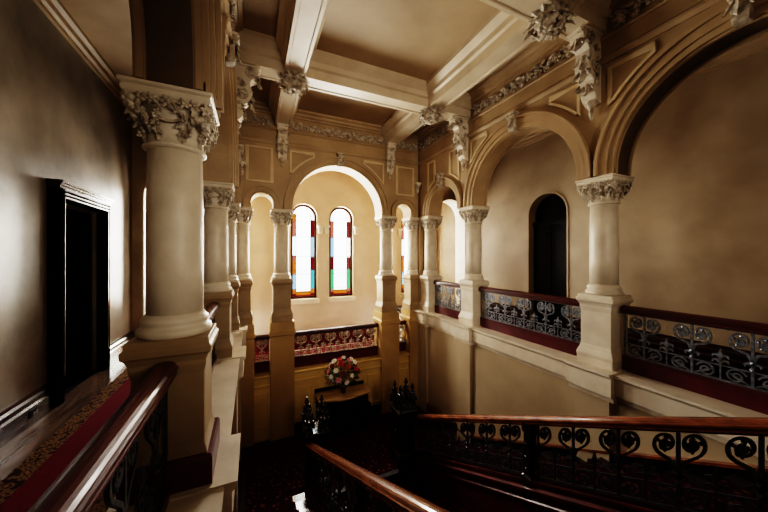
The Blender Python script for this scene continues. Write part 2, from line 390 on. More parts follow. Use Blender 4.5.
# coffer beams
def beam(axis, c, a, b):
    bm = bmesh.new()
    P = [(-.15, 4.22), (-.15, 4.36), (-.19, 4.38), (-.19, 4.46), (-.27, 4.53), (-.27, 4.61), (.27, 4.61), (.27, 4.53), (.19, 4.46), (.19, 4.38), (.15, 4.36), (.15, 4.22), (.11, 4.22), (.10, 4.232), (-.10, 4.232), (-.11, 4.22)]
    f = (lambda u, v, s: (s, c + u, v)) if axis == 'x' else (lambda u, v, s: (c + u, s, v))
    prism(bm, P, f, a, b)
    return trim(bm, M['beam'])
for y in (2.22, 4.6): beam('x', y, -.27, 3.87)
for x in (.57, 3.03): beam('y', x, -2.62, 6.42)
beam('x', -.2, -.27, 3.87)

# stone ledges under the arcades, breaking forward at each pedestal
def ledge(f, spans, breaks, z0, z1, d):
    bm = bmesh.new()
    P = [(-.45, z0), (d * .2, z0), (d * .25, z0 + .05), (d * .7, z0 + .07), (d * .7, z1 - .06), (d, z1 - .03), (d, z1), (-.45, z1)]
    for a, b in spans: prism(bm, P, lambda u, v, s: f(s, v, u), a, b)
    for s in breaks:
        Q = [(u if u < 0 else u + .07, v) for u, v in P]
        Q = [(u, v - .02 if v < (z0 + z1) / 2 else v + .012) for u, v in Q]
        prism(bm, Q, lambda u, v, s_: f(s_, v, u), s - .26, s + .26)
    return trim(bm, M['stone'])
ledge(fR(3.85), [(-2.6, 6.4)], CY, -.12, .19, .10)
ledge(fL(-.25), [(-2.6, 6.4)], CY, -.12, .19, .10)
bm = bmesh.new()
for a in BX: square_stack(bm, [(.235, LAND), (.235, -.1), (.26, -.07), (.26, .0), (.24, .03), (.235, .19)], (a, 6.56, 0))
trim(bm, M['golden_brown'])
string(fB(6.4), -.25, 3.85, -.93, .06, .05, M['golden']); string(fB(6.4), -.25, 3.85, -1.12, .06, .035, M['golden'])
for y in CY[2:]:
    for f in (fR(3.85), fL(-.25)):
        bm = bmesh.new(); prism(bm, [(-.01, 0), (.06, 0), (.06, 1), (-.01, 1)], lambda u, v, s: f(s, LAND + v * (-.1 - LAND), u), y - .2, y + .2); trim(bm, M['plaster_low'])
for f in (fR(3.85), fL(-.25)):
    bm = bmesh.new(); prism(bm, [(-.01, 0), (.06, 0), (.06, 1), (-.01, 1)], lambda u, v, s: f(s, LOW + v * (-.1 - LOW), u), 2.02, 2.42); trim(bm, M['plaster_low'])
    bm = bmesh.new(); prism(bm, [(-.01, LAND), (.05, LAND), (.05, -2.0), (.03, -1.95), (-.01, -1.93)], lambda u, v, s: f(s, v, u), 4.81, 5.94); trim(bm, M['rail_honey'])
bm = bmesh.new()
prism(bm, [(-.01, LAND), (.05, LAND), (.05, -2.05), (.03, -2.0), (-.01, -1.98)], lambda u, v, s: (s, 6.4 - u, v), .8, 2.8); trim(bm, M['black'])
# panel strips on the lower back wall
for a, b in ((.86, 1.18), (2.5, 2.78), (1.3, 2.4), (.06, .31), (3.29, 3.54)):
    bm = bmesh.new(); ribbon(bm, [(a, -1.9), (b, -1.9), (b, -1.24), (a, -1.24)], .035, .024, lambda u, v, n: fB(6.4)(u, v, .01 + n), closed=True); trim(bm, M['golden'])
# baseboards
def baseboard(name, f, segs, h):
    bm = bmesh.new()
    for a, b in segs: prism(bm, [(-.005, 0), (.05, 0), (.05, h * .6), (.035, h * .66), (.035, h * .82), (.02, h * .9), (.015, h), (-.005, h)], lambda u, v, s: f(s, v, u), a, b)
    return struct(name, bm, M['wood'])
baseboard('baseboard_left', fL(XLW), [(-2.6, 4.13), (5.29, 6.4)], .26)
bm = bmesh.new(); box(bm, -.3, 3.9, YW - .04, YW + .005, -.9, -.5); struct('baseboard_back', bm, M['redboard'])
baseboard('baseboard_right', fR(XRW), [(-2.6, dc - dr), (dc + dr, 6.4)], .40)

# ------------------------------------------------------------------ windows
for i, (c, r) in enumerate(WIN):
    fr = bmesh.new()
    def loop(rr, y, z0): return [(c - rr, y, z0)] + [(s, y, z) for s, z in arch_pts(c, rr, HEAD - r, 24)] + [(c + rr, y, z0)]
    rings_ = [[fr.verts.new(p) for p in loop(r, YW + .08, SILL)], [fr.verts.new(p) for p in loop(r - .065, YW + .08, SILL + .065)],
              [fr.verts.new(p) for p in loop(r - .065, YW + .16, SILL + .065)], [fr.verts.new(p) for p in loop(r, YW + .16, SILL)]]
    n = len(rings_[0])
    for k in range(4):
        A, B = rings_[k], rings_[(k + 1) % 4]
        for j in range(n): fr.faces.new((A[j], A[(j + 1) % n], B[(j + 1) % n], B[j]))
    w = bpy.data.objects.new('window_%d' % (i + 1), None); COL.objects.link(w); w['kind'] = 'structure'; w.location = (c, YW, SILL)
    def place(o): o.location = (-c, -YW, -SILL); return o
    place(obj('window_frame', fr, M['winframe'], w))
    g = bmesh.new(); pts = [(-(r - .06), 0.06)] + [(s - c, z - SILL) for s, z in arch_pts(c, r - .06, HEAD - r, 24)] + [(r - .06, .06)]
    g.faces.new([g.verts.new((s, 0, z)) for s, z in pts])
    obj('stained_glass', g, M['glassA'] if i in (1, 3) else M['glassB'], w, (0, .12, 0))
    le = bmesh.new()
    for x in (-.19, .19): box(le, x - .006, x + .006, .112, .122, .06, 2.3)
    for z in (.16, .25, .66, .78, 1.15, 1.68, 2.1, 2.25): box(le, -(r - .06), r - .06, .110, .121, z - .006, z + .006)
    obj('lead_came', le, M['lead'], w)
    sl = bmesh.new(); box(sl, -r - .06, r + .06, -.05, .02, -.13, -.005)
    obj('window_sill', sl, M['stone'], w)
    im = bmesh.new()
    for sg in (-1, 1):
        q = sg * (r + .09)
        square_stack(im, [(.045, 0), (.055, .04), (.06, .16), (.09, .19), (.09, .22), (.075, .24)], (q, -.03, 1.78))
    obj('impost_capital', im, M['stone'], w)
    rv = bmesh.new(); ring(rv, c, r, r + .045, HEAD - r, HEAD - r, fB(YW), -.01, .03); place(obj('hood_mould', rv, M['frame'], w))

# ------------------------------------------------------------------ doors
d1 = bpy.data.objects.new('door_1', None); COL.objects.link(d1); d1['kind'] = 'structure'
bm = bmesh.new()
for a, b, z0, z1 in ((D0 - .11, D0, 0, DT + .12), (D1, D1 + .11, 0, DT + .12), (D0, D1, DT, DT + .12)):
    box(bm, XLW - .03, XLW + .09, a, b, z0, z1)
obj('architrave', bm, M['matte'], d1, bevel=.012)
bm = bmesh.new()
for y_ in (D0 - .03, D1 + .018): box(bm, XLW + .085, XLW + .102, y_, y_ + .012, .28, DT + .02)
for z_ in (DT + .02, DT + .06, DT + .10): box(bm, XLW + .085, XLW + .105, D0 - .03, D1 + .03, z_, z_ + .018)
obj('architrave_bead', bm, M['bead_highlight'], d1)  # glints on the frame edges, put into the bead colour
bm = bmesh.new()
for k, (t, h) in enumerate(((.10, .0), (.115, .025), (.13, .05))): box(bm, XLW + .0, XLW + t, D0 - .11 - k * .012, D1 + .11 + k * .012, DT + .12 + h, DT + .12 + h + .025)
obj('door_cornice', bm, M['wood'], d1)
bm = bmesh.new()
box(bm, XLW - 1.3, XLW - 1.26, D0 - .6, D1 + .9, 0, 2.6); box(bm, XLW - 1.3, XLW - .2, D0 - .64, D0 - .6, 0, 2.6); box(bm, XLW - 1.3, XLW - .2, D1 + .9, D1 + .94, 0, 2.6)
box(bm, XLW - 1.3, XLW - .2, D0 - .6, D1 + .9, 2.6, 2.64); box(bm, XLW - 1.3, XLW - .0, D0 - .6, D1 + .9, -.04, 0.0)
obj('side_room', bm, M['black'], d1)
bm = bmesh.new()
box(bm, XLW - .98, XLW - .06, D1 - .055, D1 - .01, .01, DT - .02)
for z0, z1 in ((.15, .85), (1.0, 1.95)):
    for x0, x1 in ((-.9, -.56), (-.48, -.14)):
        box(bm, XLW + x0, XLW + x1, D1 - .067, D1 - .055, z0, z1)
lf = obj('door_leaf', bm, M['black'], d1, bevel=.006)
bm = bmesh.new(); blob(bm, (XLW - .9, D1 - .10, 1.0), .03, sub=2); box(bm, XLW - .905, XLW - .895, D1 - .1, D1 - .06, .995, 1.005); obj('door_knob', bm, M['metal'], lf, smooth=True)
d2 = bpy.data.objects.new('door_2', None); COL.objects.link(d2); d2['kind'] = 'structure'
bm = bmesh.new()
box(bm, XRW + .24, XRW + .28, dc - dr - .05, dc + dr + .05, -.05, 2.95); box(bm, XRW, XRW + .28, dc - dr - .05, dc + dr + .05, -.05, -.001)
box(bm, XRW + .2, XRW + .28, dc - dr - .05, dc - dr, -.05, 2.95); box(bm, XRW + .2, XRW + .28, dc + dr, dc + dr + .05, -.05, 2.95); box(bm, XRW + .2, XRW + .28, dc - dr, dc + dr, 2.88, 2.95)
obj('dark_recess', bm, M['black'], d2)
bm = bmesh.new()
for a, b in ((dc - dr + .01, dc - .01), (dc + .01, dc + dr - .01)):
    box(bm, XRW + .14, XRW + .18, a, b, .01, 2.2)
    for z0, z1 in ((.15, .9), (1.05, 2.05)): box(bm, XRW + .13, XRW + .14, a + .08, b - .08, z0, z1)
obj('door_leaf', bm, M['black'], d2, bevel=.006)
bm = bmesh.new(); box(bm, XRW + .11, XRW + .19, dc - dr, dc + dr, 2.2, 2.27); obj('transom', bm, M['black'], d2)
bm = bmesh.new(); ring(bm, dc, dr, dr + .035, 2.41, 0.0, fR(XRW), -.01, .012); obj('arch_edge', bm, M['plaster_outer'], d2)

# ------------------------------------------------------------------ columns
def make_column(loc, label, group):
    t = thing('column', label, 'column', loc, 0, group)
    bm = bmesh.new()
    square_stack(bm, [(.208, .19), (.208, .29), (.212, .30), (.212, .33), (.198, .37), (.190, .39), (.176, .44), (.176, .86), (.182, .89), (.186, .91), (.186, .935), (.20, .97), (.214, .985), (.216, 1.02), (.204, 1.035), (.20, 1.07)])
    obj('pedestal', bm, M['stone'], t, bevel=.006)
    bm = bmesh.new()
    lathe(bm, [(.185, 1.068), (.192, 1.075), (.198, 1.095), (.192, 1.115), (.176, 1.125), (.172, 1.14), (.178, 1.152), (.178, 1.168), (.166, 1.18), (.153, 1.20)], 32)
    obj('base', bm, M['stone'], t, smooth=True)
    bm = bmesh.new()
    lathe(bm, [(.150, 1.195), (.150, 1.5), (.149, 1.85), (.143, 2.19)], 32)
    obj('shaft', bm, M['stone'], t, smooth=True)
    bm = bmesh.new()
    lathe(bm, [(.145, 2.185), (.165, 2.195), (.168, 2.205), (.160, 2.215), (.148, 2.22), (.150, 2.28), (.160, 2.36), (.185, 2.42), (.20, 2.45)], 28)
    cap = obj('capital', bm, M['stone'], t, smooth=True)
    bm = bmesh.new()
    square_stack(bm, [(.198, 2.445), (.207, 2.455), (.212, 2.465), (.212, 2.485), (.206, 2.49), (.222, 2.50), (.222, 2.518), (.215, 2.521)])
    obj('abacus', bm, M['stone'], cap, bevel=.004)
    bm = bmesh.new()
    for k in range(8):
        a = 2 * PI * (k + .5) / 8; d = Vector((math.cos(a), math.sin(a), 0))
        leaf(bm, d * .150 + Vector((0, 0, 2.222)), d * .06 + Vector((0, 0, 1)), d, .085, .06, .28)
    for k in range(4):
        a = PI / 4 + PI / 2 * k; d = Vector((math.cos(a), math.sin(a), 0)); s = Vector((-d.y, d.x, 0))
        for q in range(7):
            blob(bm, d * (.262 - .006 * q) + s * random.uniform(-.035, .035) + Vector((0, 0, 2.437 - q * .017)), random.uniform(.018, .028))
        rosette(bm, d * .272 + Vector((0, 0, 2.415)), d + Vector((0, 0, -.3)), .045, 6)
        for sg in (-1, 1):
            rosette(bm, d * .235 + s * .055 * sg + Vector((0, 0, 2.425)), d + s * sg * .6, .04, 5)
            for q in range(3): leaf(bm, d * (.235 - .02 * q) + s * .025 * sg + Vector((0, 0, 2.42 - .03 * q)), s * sg * random.uniform(.2, .8) - Vector((0, 0, 1)), d, .085, .05, .12)
            for q in range(6): blob(bm, d * (.215 - q * .010) + s * sg * (.045 - .003 * q) + Vector((0, 0, 2.37 - q * .019)), .017 - .001 * q)
        a = PI / 2 * k; d = Vector((math.cos(a), math.sin(a), 0)); s = Vector((-d.y, d.x, 0))
        rosette(bm, d * .21 + Vector((0, 0, 2.425)), d, .042, 6)
        for sg in (-1, 1):
            rosette(bm, d * .208 + s * sg * .075 + Vector((0, 0, 2.428)), d, .036, 5)
            rosette(bm, d * .205 + s * sg * .04 + Vector((0, 0, 2.392)), d, .028, 5)
            for q in range(8): blob(bm, d * (.190 - q * .0045) + s * sg * (.062 + .010 * math.sin(q * 1.3)) + Vector((0, 0, 2.372 - q * .016)), .010 if q % 2 else .014)
            for q in range(3): leaf(bm, d * (.188 - q * .012) + s * sg * .06 + Vector((0, 0, 2.375 - q * .045)), s * (-1 if q % 2 else 1) * .7 - Vector((0, 0, 1)), d, .05, .03, .15)
        ribbon(bm, [(-.06 + .02 * q, 2.345 - .018 * (1 - ((q - 3) / 3) ** 2)) for q in range(7)], .014, .016, lambda x_, z_, q_: d * (.178 + q_) + s * x_ + Vector((0, 0, z_)))
    obj('carved_foliage', bm, M['ornament'], cap)
    return t
spots = [((XL + .012, CY[1], 0), 'large cream column with foliage capital at the left, nearest the camera'),
         ((XL, CY[2], 0), 'second column of the left arcade, right behind the large near one'),
         ((XL + .03, CY[3], 0), 'third and farthest column of the left arcade, by the back corner'),
         ((XR, CY[1], 0), 'cream column nearest the camera on the right, between the two largest arches'),
         ((XR, CY[2], 0), 'middle column of the right arcade, between the large and the small arch'),
         ((XR, CY[3], 0), 'farthest column of the right arcade, beside the back right corner'),
         ((BX[0], 6.58, 0), 'leftmost column of the back arcade, left of the narrow left arch'),
         ((BX[1], 6.58, 0), 'back arcade column left of the central arch and the stained glass'),
         ((BX[2], 6.58, 0), 'back arcade column on the right side of the wide central arch'),
         ((BX[3], 6.58, 0), 'rightmost column of the back arcade, right of the narrow right arch'),
         ((XL, CY[0], 0), 'cream column of the left arcade beside the near landing'),
         ((XR, CY[0], 0), 'cream column of the right arcade beside the near landing')]
col0 = make_column(spots[0][0], spots[0][1], 'arcade columns')
for p, lab in spots[1:]:
    c_ = dup(col0, p, 0, lab, 'arcade columns')
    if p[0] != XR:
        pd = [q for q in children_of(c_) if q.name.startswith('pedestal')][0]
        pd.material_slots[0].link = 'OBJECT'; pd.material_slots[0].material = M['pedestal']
bm = bmesh.new(); square_stack(bm, [(.222, 0), (.222, .36), (.212, .38)]); obj('plinth', bm, M['redboard'], col0)
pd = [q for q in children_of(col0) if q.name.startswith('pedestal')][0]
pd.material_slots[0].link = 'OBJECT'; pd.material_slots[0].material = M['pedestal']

# ------------------------------------------------------------------ carved ornaments
def frieze(f, s0, s1, label):
    bm = bmesh.new(); L = s1 - s0; n = max(3, int(L / .145)); z = 4.27
    fv = lambda s, zz, t: Vector(f(s, zz, t))
    nrm = fv(0, 0, 1) - fv(0, 0, 0); al = fv(1, 0, 0) - fv(0, 0, 0); up = Vector((0, 0, 1))
    box_pts = [(0, 4.165), (.012, 4.165), (.012, 4.375), (0, 4.375)]
    for i in range(n):
        s = s0 + L * (i + .5) / n
        if i % 3 == 1:
            rosette(bm, fv(s, z - .01, .05), nrm, .075, 6)
        else:
            sg = 1 if i % 3 == 0 else -1
            for q in range(4):
                leaf(bm, fv(s - .05 * sg, z + random.uniform(-.03, .05), .015), al * sg * .9 + up * random.uniform(-.9, .9), nrm, .13, .075, .35)
            for q in range(4): blob(bm, fv(s + random.uniform(-.05, .05), z + random.uniform(-.085, .02), .04), random.uniform(.018, .03))
        leaf(bm, fv(s, z + .075, .02), al * random.choice((-1, 1)) + up * .1, nrm, .12, .06, .2)
    ribbon(bm, [(s0 + L * k / (n * 4), z + .05 * math.sin(k * PI / 3)) for k in range(n * 4 + 1)], .028, .03, lambda a, b, q: f(a, b, .02 + q))
    return tag(obj('carved_frieze', bm, M['ornament']), label, 'frieze', 'foliage friezes under the cornice')
frieze(fB(6.4), .76, 2.84, 'long carved foliage frieze above the central back arch')
frieze(fB(6.4), -.22, .38, 'short carved foliage frieze in the back left corner above the narrow arch')
frieze(fB(6.4), 3.22, 3.82, 'short carved foliage frieze on the back wall at the right corner')
frieze(fR(3.85), 2.45, 4.35, 'carved foliage frieze on the right wall above the large arch')
frieze(fR(3.85), 4.85, 6.3, 'carved foliage frieze on the right wall above the small far arch')
frieze(fR(3.85), .1, 2.0, 'shadowed carved frieze at the top right, above the nearest right arch')
frieze(fL(-.25), 2.45, 4.35, 'carved foliage frieze on the left wall between the two beams')
frieze(fL(-.25), 4.85, 6.3, 'carved foliage frieze on the left wall at the far end')

def make_corbel(loc, rotz, label, k=1.0):
    """scroll bracket; local +x comes out of the wall"""
    t = thing('corbel_bracket', label, 'bracket', loc, rotz, 'carved scroll brackets under the beams')
    bm = bmesh.new()
    P = [(0, 0), (.33, 0), (.345, -.05), (.33, -.11), (.27, -.16), (.225, -.22), (.23, -.30), (.25, -.38), (.22, -.48), (.15, -.56), (.125, -.64), (.135, -.70), (.10, -.76), (.05, -.80), (0, -.82)]
    prism(bm, P, lambda u, v, s: (u, s, v), -.085, .085)
    box(bm, 0, .36, -.11, .11, -.02, .02)
    obj('bracket_body', bm, M['stone'], t, bevel=.008)
    for y in (-.092, .092):
        bm = bmesh.new()
        ribbon(bm, spiral(.235, -.085, .085, .015, 0, -2.0, 30), .02, .03, lambda a, b, q: (a, y + q, b))
        ribbon(bm, spiral(.13, -.40, .085, .015, PI, 1.8, 30), .02, .03, lambda a, b, q: (a, y + q, b))
        for q in range(6):
            leaf(bm, (.05 + .02 * random.random(), y, -.2 - q * .08), (random.uniform(.3, 1), 0, random.uniform(-.9, .2)), (0, math.copysign(1, y), 0), .13, .07, .25)
        obj('side_scroll', bm, M['ornament'], t)
    bm = bmesh.new()
    for z, x, L, W in ((-.10, .32, .17, .17), (-.27, .215, .2, .17), (-.42, .225, .22, .15), (-.58, .13, .18, .12)):
        leaf(bm, (x, 0, z), (-.05, 0, -1), (1, 0, .1), L, W, .32)
        for sg in (-1, 1): leaf(bm, (x, .03 * sg, z), (0, .6 * sg, -1), (1, 0, .1), L * .7, W * .5, .3)
    for q in range(3): blob(bm, (.30 + .02 * q, (q - 1) * .06, -.02), .04)
    obj('acanthus_leaf', bm, M['ornament'], t)
    bm = bmesh.new(); lathe(bm, [(.01, -1.0), (.022, -.96), (.03, -.92), (.022, -.88), (.05, -.84), (.055, -.80), (.03, -.77)], 12, (.055, 0, 0))
    obj('drop_pendant', bm, M['ornament'], t, smooth=True)
    return t
cb = make_corbel((3.85, 2.22, 4.22), PI, 'carved scroll bracket on the right wall above the nearest right column')
dup(cb, (3.85, 4.6, 4.22), PI, 'carved scroll bracket on the right wall above the middle column')
dup(cb, (-.25, 4.6, 4.22), 0, 'carved scroll bracket jutting from the left wall under the cross beam')
dup(cb, (-.25, 2.22, 4.22), 0, 'carved scroll bracket on the left wall above the large near column')
bk = dup(cb, (.57, 6.4, 4.22), -PI / 2, 'carved scroll bracket on the back wall left of the central arch')
bk2 = dup(cb, (3.03, 6.4, 4.22), -PI / 2, 'carved scroll bracket on the back wall right of the central arch')
for b_ in (bk, bk2): b_.scale = (.5, 1.05, .82)

def make_boss(loc, label):
    t = thing('ceiling_boss', label, 'ceiling boss', loc, 0, 'foliage bosses at the beam crossings')
    bm = bmesh.new()
    lathe(bm, [(.05, -.16), (.11, -.13), (.15, -.07), (.17, -.0), (.17, .02)], 16)
    for k in range(12):
        a = 2 * PI * k / 12; d = Vector((math.cos(a), math.sin(a), 0))
        r0 = .13
        leaf(bm, d * r0 + Vector((0, 0, -.04)), d + Vector((0, 0, -.3)), Vector((0, 0, -1)) + d * .3, random.uniform(.10, .15), .085, .35)
        leaf(bm, d * .14 + Vector((0, 0, -.02)), d + Vector((0, 0, .35)), Vector((0, 0, -1)) + d, random.uniform(.10, .15), .08, -.2)
    obj('leaf_ring', bm, M['ornament'], t)
    bm = bmesh.new()
    for k in range(4):
        a = PI / 2 * k + PI / 4; d = Vector((math.cos(a), math.sin(a), 0))
        rosette(bm, d * .15 + Vector((0, 0, -.12)), d + Vector((0, 0, -.8)), .085, 6)
        for q in range(5): blob(bm, d * random.uniform(.08, .19) + Vector((random.uniform(-.03, .03), random.uniform(-.03, .03), random.uniform(-.15, -.08))), random.uniform(.02, .04))
    rosette(bm, (0, 0, -.16), (0, 0, -1), .12, 8)
    obj('rosette', bm, M['ornament'], t)
    return t
bs = make_boss((.57, 4.6, 4.215), 'carved foliage boss at the left beam crossing')
dup(bs, (3.03, 4.6, 4.215), .4, 'carved foliage boss at the far right beam crossing, above the back corner')
dup(bs, (3.03, 2.22, 4.215), .9, 'carved foliage boss at the top of the view, nearest beam crossing')

def make_keystone(loc, rotz, label, h=.26):
    t = thing('keystone', label, 'keystone', loc, rotz, 'carved keystones of the arches')
    bm = bmesh.new()
    P = [(0, .0), (.10, .0), (.115, -.03), (.095, -.08), (.085, -.16), (.10, -.22), (.08, -.26), (0, -.27)]
    prism(bm, P, lambda u, v, s: (u, s * (1 + .35 * (v + .27) / .27), v), -.05, .05); box(bm, 0, .13, -.085, .085, 0, .03)
    obj('key_block', bm, M['ornament'], t, bevel=.005)
    bm = bmesh.new(); leaf(bm, (.1, 0, -.04), (0, 0, -1), (1, 0, 0), .2, .11, .2)
    for sg in (-1, 1):
        blob(bm, (.1, .05 * sg, -.03), .03); leaf(bm, (.1, .02 * sg, -.05), (0, .5 * sg, -1), (1, 0, 0), .16, .05, .2)
    obj('carved_leaf', bm, M['ornament'], t)
    return t
kb = make_keystone((1.8, 6.4, 3.80), -PI / 2, 'small carved keystone at the crown of the central back arch')
dup(kb, (3.85, 3.41, 3.80), PI, 'carved keystone at the crown of the large right arch')
dup(kb, (3.85, 5.375, 3.34), PI, 'carved keystone of the small far arch on the right wall')
dup(kb, (3.85, 1.01, 3.80), PI, 'dark carved keystone of the nearest right arch in the top right corner')
dup(kb, (-.25, 3.41, 3.80), 0, 'carved keystone of the left arcade between the near and second column')
dup(kb, (-.25, 5.375, 3.34), 0, 'carved keystone of the small far arch on the left wall')
# small corner brackets
def make_small_bracket(loc, rotz, label):
    t = thing('corner_bracket', label, 'bracket', loc, rotz, 'small corner brackets')
    bm = bmesh.new(); square_stack(bm, [(.015, -.22), (.03, -.17), (.028, -.08), (.05, -.03), (.07, 0), (.07, .03)]); obj('bracket_body', bm, M['stone'], t)
    bm = bmesh.new()
    for k in range(6):
        a = PI / 3 * k; d = Vector((math.cos(a), math.sin(a), 0)); leaf(bm, d * .03 + Vector((0, 0, -.14)), d * .2 + Vector((0, 0, 1)), d, .13, .05, .4)
    obj('carved_leaf', bm, M['ornament'], t); return t
sb = make_small_bracket((3.78, 6.33, 3.35), 0, 'small carved bracket in the back right corner above the end columns')
dup(sb, (-.18, 6.33, 3.35), 0, 'small carved bracket in the back left corner above the end columns')

# ------------------------------------------------------------------ balustrades
def baluster_unit(P, H, f):
    """stem with a pair of large scroll heads; centred on a=0, from 0 to H"""
    bm = bmesh.new()
    ribbon(bm, [(0, 0), (0, H)], .02, .016, f)
    r = min(.070, P * .19)
    for sg in (-1, 1):
        ey = 1.25; cx, cy = sg * (r + .002), H - r * 1.25 - .01
        neck = [(0, H * .40), (sg * .010, H * .50), (sg * .03, H * .60)]
        sp = [(sg * x_, cy + (y_ - cy) * ey) for x_, y_ in spiral(r + .002, cy, r, r * .30, -PI * .38, 1.25, 26)]
        ribbon(bm, [(cx, cy - r * .9), (cx + sg * r * .15, cy - r * .1), (cx - sg * r * .2, cy + r * .6)], [.010, .034, .006], .012, f)
        ribbon(bm, neck + sp, .019, .016, f)
        c2 = spiral(r * .95, cy, r * .42, r * .1, PI * .4, -1.1, 12)
        ribbon(bm, [(sg * x_, y_) for x_, y_ in c2], .016, .02, f)
        for a in (.3, 1.5, 2.7, 4.2):
            p = f(cx + r * .62 * math.cos(a), cy + r * .62 * math.sin(a), 0); blob(bm, p, .014, (1, 1, 1))
        ribbon(bm, [(0, H * .40), (sg * .03, H * .44), (sg * .05, H * .41), (sg * .045, H * .37)], [.014, .02, .016, .008], .016, f)
    for z in (H * .33, H * .45): blob(bm, f(0, z, 0), .022)
    return bm
def fleuron(H, f):
    bm = bmesh.new(); z0, z1 = H * .0, H * .58
    ribbon(bm, [(0, z0), (0, z1)], [.012, .006], .014, f)
    ribbon(bm, [(0, z1 - .10), (0.0, z1 - .05), (0, z1 + .01)], [.008, .034, .004], .018, f)
    for sg in (-1, 1):
        for q, zz in enumerate((H * .46, H * .36)):
            ribbon(bm, [(0, zz - .02), (sg * .022, zz + .012), (sg * .048, zz + .008), (sg * .055, zz - .015)], [.010, .02, .016, .006], .016, f)
    return bm
def scroll_band(L, P, n, a0, H, f):
    bm = bmesh.new(); hb = H * .29
    ribbon(bm, [(0, .008), (L, .008)], .014, .02, f); ribbon(bm, [(0, hb), (L, hb)], .012, .018, f); ribbon(bm, [(0, H - .006), (L, H - .006)], .012, .02, f)
    for e in (.008, L - .008): ribbon(bm, [(e, 0), (e, H)], .014, .018, f)
    for k in range(2 * n):
        c = a0 + P * (k - .5) / 2 + P * .0; c = a0 - P / 2 + P * (k + .5) / 2
        r = min(P * .22, hb * .46)
        sg = 1 if k % 2 else -1
        sp = [(c + sg * (x_), y_) for x_, y_ in spiral(0, hb * .5, r * 1.05, r * .25, PI * .9, -1.5, 18)]
        ribbon(bm, sp, .014, .016, f)
        ribbon(bm, [(c - sg * r * 1.2, hb * .15), (c, hb * .45), (c + sg * r * .6, hb * .62)], [.008, .026, .006], .018, f)
    return bm
def balustrade(name, label, p0, p1, zt0, zt1, H, n, iron, rail_m, board=None, group='balustrades', rail_w=.13, under=None, board_m='redboard'):
    """p0,p1 plan ends; zt: rail-top heights; H iron height; everything in local coordinates"""
    dx, dy = p1[0] - p0[0], p1[1] - p0[1]; L = math.hypot(dx, dy); sl = (zt1 - zt0) / L
    t = thing(name, label, 'balustrade', (p0[0], p0[1], zt0), math.atan2(dy, dx), group)
    def fat(off): return lambda a, b, q: (a, q, off + b + sl * a)
    k = rail_w / .13
    bm = bmesh.new()
    prof = [(sg_ * u_ * k, v_) for sg_, seq in ((-1, 1), (1, -1)) for u_, v_ in ([(.04, -.095), (.06, -.083), (.06, -.072), (.052, -.068), (.052, -.060), (.066, -.052), (.066, -.038), (.056, -.032), (.054, -.026), (.046, -.014), (.034, -.006), (.018, -.0015), (.002, 0)][::seq])]
    prism(bm, prof, lambda u, v, s: (s, u, v + sl * s), 0, L); obj('handrail', bm, M[rail_m], t)
    P = L / n; zb = -.095 - H
    me0 = None
    for i in range(n):
        a = P * (i + .5)
        if me0 is None: o = obj('scroll_baluster', baluster_unit(P, H, lambda x, b, q: (x, q, zb + b + sl * x)), M[iron], t, (a, 0, sl * a)); me0 = o
        else:
            o = me0.copy(); COL.objects.link(o); o.location = (a, 0, sl * a)
    f0 = None
    for i in range(1, n):
        a = P * i
        if f0 is None: o = obj('fleuron', fleuron(H, lambda x, b, q: (x, q, zb + b + sl * x)), M[iron], t, (a, 0, sl * a)); f0 = o
        else:
            o = f0.copy(); COL.objects.link(o); o.location = (a, 0, sl * a)
    obj('scroll_band', scroll_band(L, P, n, P / 2, H, lambda x, b, q: (x, q, zb + b + sl * x)), M[iron], t)
    bm = bmesh.new(); prism(bm, [(-.03, zb - .03), (.03, zb - .03), (.03, zb), (-.03, zb)], lambda u, v, s: (s, u, v + sl * s), 0, L); obj('bottom_rail', bm, M[rail_m if not under else 'wood'], t)
    if board:
        bm = bmesh.new(); prism(bm, [(-.03, zb - .03 - board), (.03, zb - .03 - board), (.03, zb - .028), (-.03, zb - .028)], lambda u, v, s: (s, u, v + sl * s), 0, L); obj('kick_board', bm, M[board_m], t)
    if under:
        bm = bmesh.new(); z = zb - .03
        pr = [(.05, z), (.05, z - .02), (.035, z - .035), (.035, z - .07), (.075, z - .085), (.075, z - .115), (.045, z - .13), (.045, z - .20), (.06, z - .215), (.06, z - .24), (.04, z - .25), (.04, z - under)]
        prism(bm, [(-u, v) for u, v in pr][::-1] + pr, lambda u, v, s: (s, u, v + sl * s), 0, L); obj('stair_string', bm, M['rail'], t)
    return t
g = 'iron balustrades between the columns'
y = [(.03, 2.0), (2.44, 4.38), (4.82, 5.93)]
balustrade('balustrade', 'grey iron scroll balustrade of the right gallery nearest the camera', (XR, y[0][1]), (XR, y[0][0]), .965, .965, .50, 5, 'iron', 'rail', .17, g)
balustrade('balustrade', 'grey iron scroll balustrade under the large right arch, before the dark doorway', (XR, y[1][1]), (XR, y[1][0]), .965, .965, .50, 5, 'iron', 'rail', .17, g)
balustrade('balustrade', 'short iron balustrade with red board under the small far right arch', (XR, y[2][1]), (XR, y[2][0]), .965, .965, .50, 3, 'iron', 'rail', .17, g)
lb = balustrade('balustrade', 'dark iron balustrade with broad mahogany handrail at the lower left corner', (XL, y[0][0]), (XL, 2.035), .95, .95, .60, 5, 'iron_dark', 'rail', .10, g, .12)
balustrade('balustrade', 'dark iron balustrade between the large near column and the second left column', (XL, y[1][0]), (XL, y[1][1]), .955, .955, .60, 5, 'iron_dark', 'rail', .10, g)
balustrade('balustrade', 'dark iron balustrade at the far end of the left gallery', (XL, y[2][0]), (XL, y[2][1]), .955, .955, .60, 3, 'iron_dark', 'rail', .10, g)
balustrade('balustrade', 'long bronzed iron balustrade under the central back arch, below the stained glass', (.81, 6.58), (2.79, 6.58), -.09, -.09, .46, 6, 'iron_gilt', 'rail_top', .19, g)
